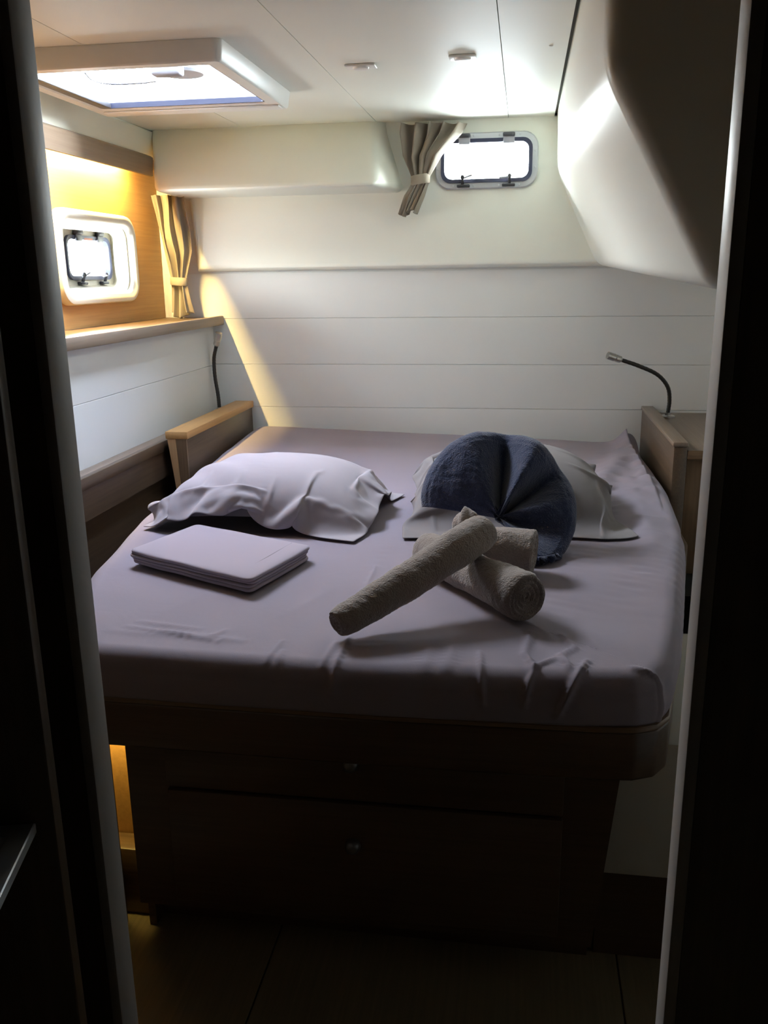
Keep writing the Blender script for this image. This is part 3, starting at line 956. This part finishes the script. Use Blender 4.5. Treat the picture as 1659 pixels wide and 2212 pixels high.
bmesh.ops.remove_doubles(bm, verts=[bm.verts[i * nr + nr - 1] for i in range(n)], dist=0.004)
bmesh.ops.triangulate(bm, faces=[f for f in bm.faces if len(f.verts) > 4])
mt = tag(obj('mattress', bm, 'sheet', smooth=180, origin=(-0.30, 2.3, Z0)),
         'mattress with a grey-lavender fitted sheet, creased along the front edge', 'mattress')


# ================================================================== DRAPED CLOTH (simple position-based drape on a height field)
def drape(cx, cy, rot, w, h, nu, nv, hf, z0, steps=240, iters=8, seed=1, grav=0.00016, fric=0.6):
    rs = np.random.RandomState(seed)
    u, v = np.meshgrid(np.linspace(-w / 2, w / 2, nu), np.linspace(-h / 2, h / 2, nv), indexing='ij')
    c, s = math.cos(rot), math.sin(rot)
    X = np.stack([cx + u * c - v * s, cy + u * s + v * c, np.full_like(u, z0)], -1)
    X[..., 2] += rs.rand(nu, nv) * 0.004
    pr = X.copy()
    du, dv = w / (nu - 1), h / (nv - 1)
    dd = math.hypot(du, dv)
    cons = []

    def add(A, B, L, k):
        cons.append((A, B, L, k))
    sl = slice
    for o in (0, 1):
        add((sl(o, nu - 1, 2), sl(None)), (sl(o + 1, nu, 2), sl(None)), du, 1.0)
        add((sl(None), sl(o, nv - 1, 2)), (sl(None), sl(o + 1, nv, 2)), dv, 1.0)
    for o in (0, 1):
        add((sl(o, nu - 1, 2), sl(0, nv - 1)), (sl(o + 1, nu, 2), sl(1, nv)), dd, 0.5)
        add((sl(o, nu - 1, 2), sl(1, nv)), (sl(o + 1, nu, 2), sl(0, nv - 1)), dd, 0.5)
    for o in range(2):
        add((sl(o, nu - 2, 4), sl(None)), (sl(o + 2, nu, 4), sl(None)), 2 * du, 0.35)
        add((sl(None), sl(o, nv - 2, 4)), (sl(None), sl(o + 2, nv, 4)), 2 * dv, 0.35)
    for o in range(6):
        add((sl(o, nu - 6, 12), sl(None)), (sl(o + 6, nu, 12), sl(None)), 6 * du, 0.10)
        add((sl(None), sl(o, nv - 6, 12)), (sl(None), sl(o + 6, nv, 12)), 6 * dv, 0.10)
    for st in range(steps):
        vel = (X - pr) * 0.97
        pr = X.copy()
        X = X + vel
        X[..., 2] -= grav
        for it in range(iters):
            for A, B, L, k in cons:
                a, b = X[A], X[B]
                m0, m1 = min(a.shape[0], b.shape[0]), min(a.shape[1], b.shape[1])
                a, b = a[:m0, :m1], b[:m0, :m1]
                d = b - a
                ln = np.sqrt((d * d).sum(-1, keepdims=True)) + 1e-9
                cor = d * (0.5 * k * (ln - L) / ln)
                a += cor
                b -= cor
            hz = hf(X[..., 0], X[..., 1])
            pen = X[..., 2] < hz
            X[..., 2] = np.where(pen, hz, X[..., 2])
            if it == iters - 1:
                X[..., 0] = np.where(pen, pr[..., 0] + (X[..., 0] - pr[..., 0]) * (1 - fric), X[..., 0])
                X[..., 1] = np.where(pen, pr[..., 1] + (X[..., 1] - pr[..., 1]) * (1 - fric), X[..., 1])
    return X


def pillow_h(x, y, cx, cy, rot, a, b, H, e=2.6, pw=0.42):
    c, s = math.cos(rot), math.sin(rot)
    u = ((x - cx) * c + (y - cy) * s) / a
    v = (-(x - cx) * s + (y - cy) * c) / b
    q = np.clip(1 - np.abs(u) ** e, 0, 1) ** pw * np.clip(1 - np.abs(v) ** e, 0, 1) ** pw
    return q * H


def pillow(label, cx, cy, rot, a, b, H, w, h, mat, seed, off=(0, 0), extra=None, nu=84, nv=68, crot=0.0, pw=0.42):
    zb = ZT + 0.003
    hf = lambda x, y: np.maximum(bed_z(x, y) + 0.0045, zb + 0.004 + pillow_h(x, y, cx, cy, rot, a, b, H, pw=pw) + (extra(x, y) if extra else 0))
    X = drape(cx + off[0], cy + off[1], rot + crot, w, h, nu, nv, hf, zb + H + 0.02, seed=seed)
    root = thing('pillow', label, 'pillow', (cx, cy, ZT + 0.002), 'bed pillows')
    # cushion body
    gu, gv = 46, 36
    c, s = math.cos(rot), math.sin(rot)
    T = np.zeros((gu, gv, 3))
    Bm = np.zeros((gu, gv, 3))
    for i in range(gu):
        for j in range(gv):
            uu = -math.cos(math.pi * i / (gu - 1)) * a * 0.985
            vv = -math.cos(math.pi * j / (gv - 1)) * b * 0.985
            x = cx + uu * c - vv * s
            y = cy + uu * s + vv * c
            hh = float(pillow_h(np.array(x), np.array(y), cx, cy, rot, a, b, H, pw=pw)) * 0.96
            T[i, j] = (x, y, zb + 0.004 + hh)
            Bm[i, j] = (x, y, min(zb + 0.0035 + hh * 0.9, float(bed_z(np.array([x]), np.array([y]))[0]) + 0.003))
    bm = b_join(grid_mesh(T), grid_mesh(Bm[::-1]))
    bmesh.ops.remove_doubles(bm, verts=bm.verts, dist=0.0008)
    obj('cushion', bm, 'cushion', root, 180)
    o = obj('pillowcase', grid_mesh(X), mat, root, 180)
    solid(o, 0.003, 1.0)
    subd(o, 1)
    return root, X


def wr(x, y):
    return 0.004 * np.sin(60 * (x * 0.8 + y * 0.35) + 3 * np.sin(9 * y)) * np.exp(-((x + 0.78) / 0.10) ** 2)


pillow('light grey-lavender pillow with a loose hem behind the folded sheet', -0.625, 2.165, -0.02, 0.258, 0.205, 0.138, 0.635, 0.525, 'case', 3, (0.004, -0.014), wr, crot=-0.07)
pillow('grey pillow behind the navy towel fan', -0.025, 2.255, 0.03, 0.235, 0.215, 0.160, 0.60, 0.66, 'case_grey', 9, (0.004, -0.015), crot=0.08)

# ================================================================== FOLDED SHEET
fs = thing('folded_sheet', 'flat folded lavender sheet lying in front of the light pillow', 'bed linen', (-0.63, 1.71, ZT + 0.003))
quad = [np.array(p) for p in ((-0.829, 1.690), (-0.757, 1.905), (-0.440, 1.765), (-0.505, 1.535))]


def round_quad(q, inset, rad, step=0.006):
    """dense outline of a quad with rounded corners, with outward normals"""
    c = sum(q) / 4
    Q = [p + (c - p) * inset for p in q]
    pts, nrm = [], []
    for i in range(4):
        p0, p1, p2 = Q[i - 1], Q[i], Q[(i + 1) % 4]
        d0 = (p0 - p1) / np.linalg.norm(p0 - p1)
        d2 = (p2 - p1) / np.linalg.norm(p2 - p1)
        a, b = p1 + d0 * rad, p1 + d2 * rad
        for t in np.linspace(0, 1, 7):
            pts.append((1 - t) ** 2 * a + 2 * t * (1 - t) * p1 + t * t * b)
        e = p2 - d2 * 0 - d2 * rad
        n = int(np.linalg.norm(e - b) / step)
        for k in range(1, n):
            pts.append(b + (e - b) * k / n)
    P = np.array(pts)
    T = np.roll(P, -1, 0) - np.roll(P, 1, 0)
    N = np.stack([T[:, 1], -T[:, 0]], 1)
    N /= np.linalg.norm(N, axis=1)[:, None]
    if ((P - c) * N).sum() < 0:
        N = -N
    return P, N, c


def slab(q, z0, z1, inset, bulge):
    P, N, c = round_quad(q, inset, 0.020)
    h = z1 - z0
    bm = bmesh.new()
    L = []
    for ins, z in ((0.0045, z0), (0.0012, z0 + h * 0.15), (0.0, z0 + h * 0.5), (0.0012, z0 + h * 0.85), (0.0045, z1)):
        p = P - N * ins
        wv = 0.0007 * noise3(np.concatenate([p, 0 * p[:, :1]], 1), 30.0)
        L.append([bm.verts.new((p[k][0], p[k][1], z + wv[k])) for k in range(len(p))])
    e = P - N * 0.0045
    for t in (0.04, 0.12, 0.25, 0.42, 0.62, 0.82, 0.97):
        p = e + (c - e) * t
        wv = 0.0016 * bulge * noise3(np.concatenate([p, 0 * p[:, :1]], 1), 9.0, 10) * min(1, t * 6)
        L.append([bm.verts.new((p[k][0], p[k][1], z1 + wv[k] + 0.0007)) for k in range(len(p))])
    m = len(P)
    for a, b in zip(L, L[1:]):
        for k in range(m):
            bm.faces.new((a[k], a[(k + 1) % m], b[(k + 1) % m], b[k]))
    bm.faces.new(L[0][::-1])
    bm.faces.new(L[-1])
    bmesh.ops.triangulate(bm, faces=[f for f in bm.faces if len(f.verts) > 4])
    return bm


zz = ZT + 0.006
for k, (t, ins) in enumerate(((0.0085, 0.02), (0.0070, 0.008), (0.0070, 0.014), (0.0085, 0.0))):
    q = [p + np.array([0.003 * math.sin(k * 2.3 + i), 0.003 * math.cos(k * 1.7 + i)]) for i, p in enumerate(quad)]
    obj('layer', slab(q, zz, zz + t, ins, 1.0 if k == 3 else 0.0), 'folded', fs, 60)
    zz += t - 0.0002
# stitched hem near the open edge
a = quad[2] + (quad[1] - quad[2]) * 0.14
b = quad[3] + (quad[0] - quad[3]) * 0.12
obj('hem', b_tube([(a[0] + (b[0] - a[0]) * t, a[1] + (b[1] - a[1]) * t, zz + 0.0003) for t in np.linspace(0.04, 0.96, 24)], 0.0013, 6), 'case_grey', fs, 180)


# ================================================================== TOWELS
def towel_roll(name, label, pts, radii, seed, turns=4.2, nseg=72, nlen=90, flat=1.0, twist=0.0, ridges=0.0):
    s = spline(pts, nlen)
    P, F = frames(s)
    rs = np.interp(np.linspace(0, 1, nlen), np.linspace(0, 1, len(radii)), radii)
    root = thing(name, label, 'towel', (float(s[0][0]), float(s[0][1]), ZT + 0.003), 'rolled towels of the towel figure')
    ang = np.linspace(0, 2 * math.pi, nseg + 1)[:-1]
    V = np.zeros((nseg, nlen, 3))
    for j in range(nlen):
        t, nn_, bb = F[j]
        edge = min(j, nlen - 1 - j) / 4.0
        rr = rs[j] * (1 - 0.10 * max(0, 1 - edge) ** 2)
        for i, a_ in enumerate(ang):
            lap = 0.0035 * (1 - ((a_ + twist * j / nlen + 0.6) % (2 * math.pi)) / (2 * math.pi))
            r = rr + lap + ridges * math.sin(4 * a_ + 14 * j / nlen)
            V[i, j] = np.array(P[j] + (nn_ * math.cos(a_) + bb * math.sin(a_) * flat) * r)
    d = 0.0016 * noise3(V, 38.0) + 0.0005 * noise3(V, 190.0, 10) + 0.0004 * noise3(V, 420.0, 20)
    ctr = np.array([np.array(p) for p in P])[None]
    N = V - ctr
    N /= np.linalg.norm(N, axis=2, keepdims=True)
    V = V + N * d[..., None]
    bm = grid_mesh(V, close_u=True)
    bm.verts.ensure_lookup_table()
    # spiral ends
    for j, sg in ((0, -1), (nlen - 1, 1)):
        t, nn_, bb = F[j]
        bm.verts.ensure_lookup_table()
        prev = [bm.verts[i * nlen + j] for i in range(nseg)]
        for k in range(1, 15):
            f = 1 - k / 15.0
            cur = []
            for i, a_ in enumerate(ang):
                sp = math.sin(2 * math.pi * (turns * f - a_ / (2 * math.pi)))
                dep = 0.0032 * sp - 0.006 * (1 - f)
                r = (V[i, j] - np.array(P[j]))
                cur.append(bm.verts.new(Vector(np.array(P[j]) + r * f) + t * sg * dep))
            for i in range(nseg):
                q = (prev[i], prev[(i + 1) % nseg], cur[(i + 1) % nseg], cur[i])
                bm.faces.new(q if sg > 0 else q[::-1])
            prev = cur
        bm.faces.new(prev if sg > 0 else prev[::-1])
    body = obj('terry_roll', bm, 'taupe', root, 180)
    return root


towel_roll('towel_roll', 'long thin taupe towel roll lying on top of the other roll',
           [(-0.298, 1.350, 0.671), (-0.240, 1.405, 0.692), (-0.170, 1.475, 0.722), (-0.105, 1.548, 0.752), (-0.062, 1.610, 0.765)],
           [0.0235, 0.028, 0.032, 0.033, 0.032], 1, 3.4)
towel_roll('towel_roll', 'thick taupe towel roll crossing beneath the long thin roll',
           [(-0.188, 1.738, 0.684), (-0.112, 1.640, 0.683), (-0.040, 1.545, 0.685), (0.020, 1.465, 0.689)],
           [0.036, 0.036, 0.038, 0.042], 2, 4.6)
towel_roll('towel_roll', 'short taupe towel bundle under the navy fan behind the crossed rolls',
           [(-0.070, 1.742, 0.690), (-0.02, 1.735, 0.692), (0.036, 1.725, 0.690)],
           [0.041, 0.044, 0.042], 3, 3.6)
# twisted upright taupe stem joining the fan
tw = towel_roll('twisted_towel', 'small twisted taupe towel stem rising into the navy fan',
                [(-0.112, 1.800, 0.668), (-0.112, 1.805, 0.698), (-0.108, 1.812, 0.724), (-0.092, 1.820, 0.744)],
                [0.017, 0.021, 0.023, 0.018], 4, 2.5, 48, 60, 0.8, 5.0, ridges=0.0035)
del tw['group']

# ---- navy fan
fan = thing('towel_fan', 'dark navy towel folded into a pleated fan leaning on the grey pillow', 'towel', (-0.03, 1.95, ZT + 0.004))
AP = np.array([-0.042, 1.920, 0.706])
e1 = np.array([1.0, 0.0, 0.0])
e2 = np.array([0.0, 0.42, 0.9075])
en = np.array([0.0, -0.9075, 0.42])
th_k = np.radians([-48, -28, -5, 20, 45, 65, 85, 105, 125, 145, 163, 172])
rr_k = np.array([0.118, 0.150, 0.168, 0.178, 0.185, 0.198, 0.205, 0.210, 0.208, 0.200, 0.190, 0.180])
nu, nv = 200, 60
Vf = np.zeros((nu, nv, 3))
for i in range(nu):
    s = i / (nu - 1)
    th = th_k[0] + (th_k[-1] - th_k[0]) * s
    Rm = np.interp(th, th_k, rr_k)
    deg = math.degrees(th)
    # big soft pleats
    pl_ = (0.040 * math.exp(-((deg - 62) / 15) ** 2) - 0.034 * math.exp(-((deg - 88) / 9) ** 2) + 0.026 * math.exp(-((deg - 118) / 18) ** 2)
           - 0.020 * math.exp(-((deg - 42) / 9) ** 2) + 0.034 * math.exp(-((deg - 12) / 18) ** 2) + 0.016 * math.exp(-((deg - 150) / 20) ** 2)
           + 0.03 * math.exp(-((deg + 35) / 16) ** 2))
    for j in range(nv):
        r = j / (nv - 1)
        rad = Rm * (0.004 + 0.996 * r)
        p = AP + e1 * (math.cos(th) * rad) + e2 * (math.sin(th) * rad)
        amp = pl_ * (0.25 + 0.75 * math.sin(math.pi * min(1, 0.15 + 0.72 * r)))
        p = p + en * (amp * 1.45 + 0.006 * math.sin(3 * r + 0.05 * deg) * r)
        # rounded outer rim and hem groove
        p = p - en * (0.020 * max(0, (r - 0.86) / 0.14) ** 2)
        p = p - en * 0.0025 * math.exp(-((r - 0.90) / 0.012) ** 2)
        if deg < 10:
            p = p + np.array([0, -0.0018 * (10 - deg) * r, 0])
        Vf[i, j] = p
Vf += (0.0016 * noise3(Vf, 70.0) + 0.0008 * noise3(Vf, 260.0, 12))[..., None] * en
zmin = bed_z(Vf[..., 0], Vf[..., 1]) + 0.012
Vf[..., 2] = np.maximum(Vf[..., 2], zmin)
fo = obj('front_layer', grid_mesh(Vf), 'navy', fan, 180)
solid(fo, 0.009, -1.0)
Vb = Vf[6:, :, :].copy()
Vb = Vb + np.array([0, 0.016, -0.006])
Vb[..., 2] = np.maximum(Vb[..., 2], bed_z(Vb[..., 0], Vb[..., 1]) + 0.012)
bo = obj('back_layer', grid_mesh(Vb[::2, ::2]), 'navy', fan, 180)
solid(bo, 0.009, -1.0)

# ================================================================== OPEN DOOR LEAF WITH STEEL BRACKET
dl = thing('door_leaf', 'dark wooden door leaf standing open beside the doorway', 'door', (-0.62, 0.61, 0.0))
LA = 0.25


def leaf(p, c=(-0.438, 0.655)):
    ca, sa = math.cos(LA), math.sin(LA)
    return (c[0] + p[0] * ca - p[1] * sa, c[1] + p[0] * sa + p[1] * ca)


obj('panel', b_prism([leaf(p) for p in ((-0.50, 0.0), (0.018, 0.0), (0.018, 0.022), (-0.50, 0.022))], 'Z', 0.004, 1.60, 0.003, 2), 'wood_dark', dl, 35)


def ring3(ins, z):
    return [(*leaf((x, y)), z) for x, y in ((-ins, -0.0004 - ins), (-ins, -0.118 + ins), (-0.125 + ins, -0.118 + ins), (-0.125 + ins, -0.0004 - ins))]


br = obj('bracket', b_loops([ring3(0.0, 0.740), ring3(0.0, 0.749), ring3(0.0012, 0.750), ring3(0.020, 0.750), ring3(0.022, 0.740)]), 'alu', dl, 30)
br['label'] = 'square brushed steel bracket'
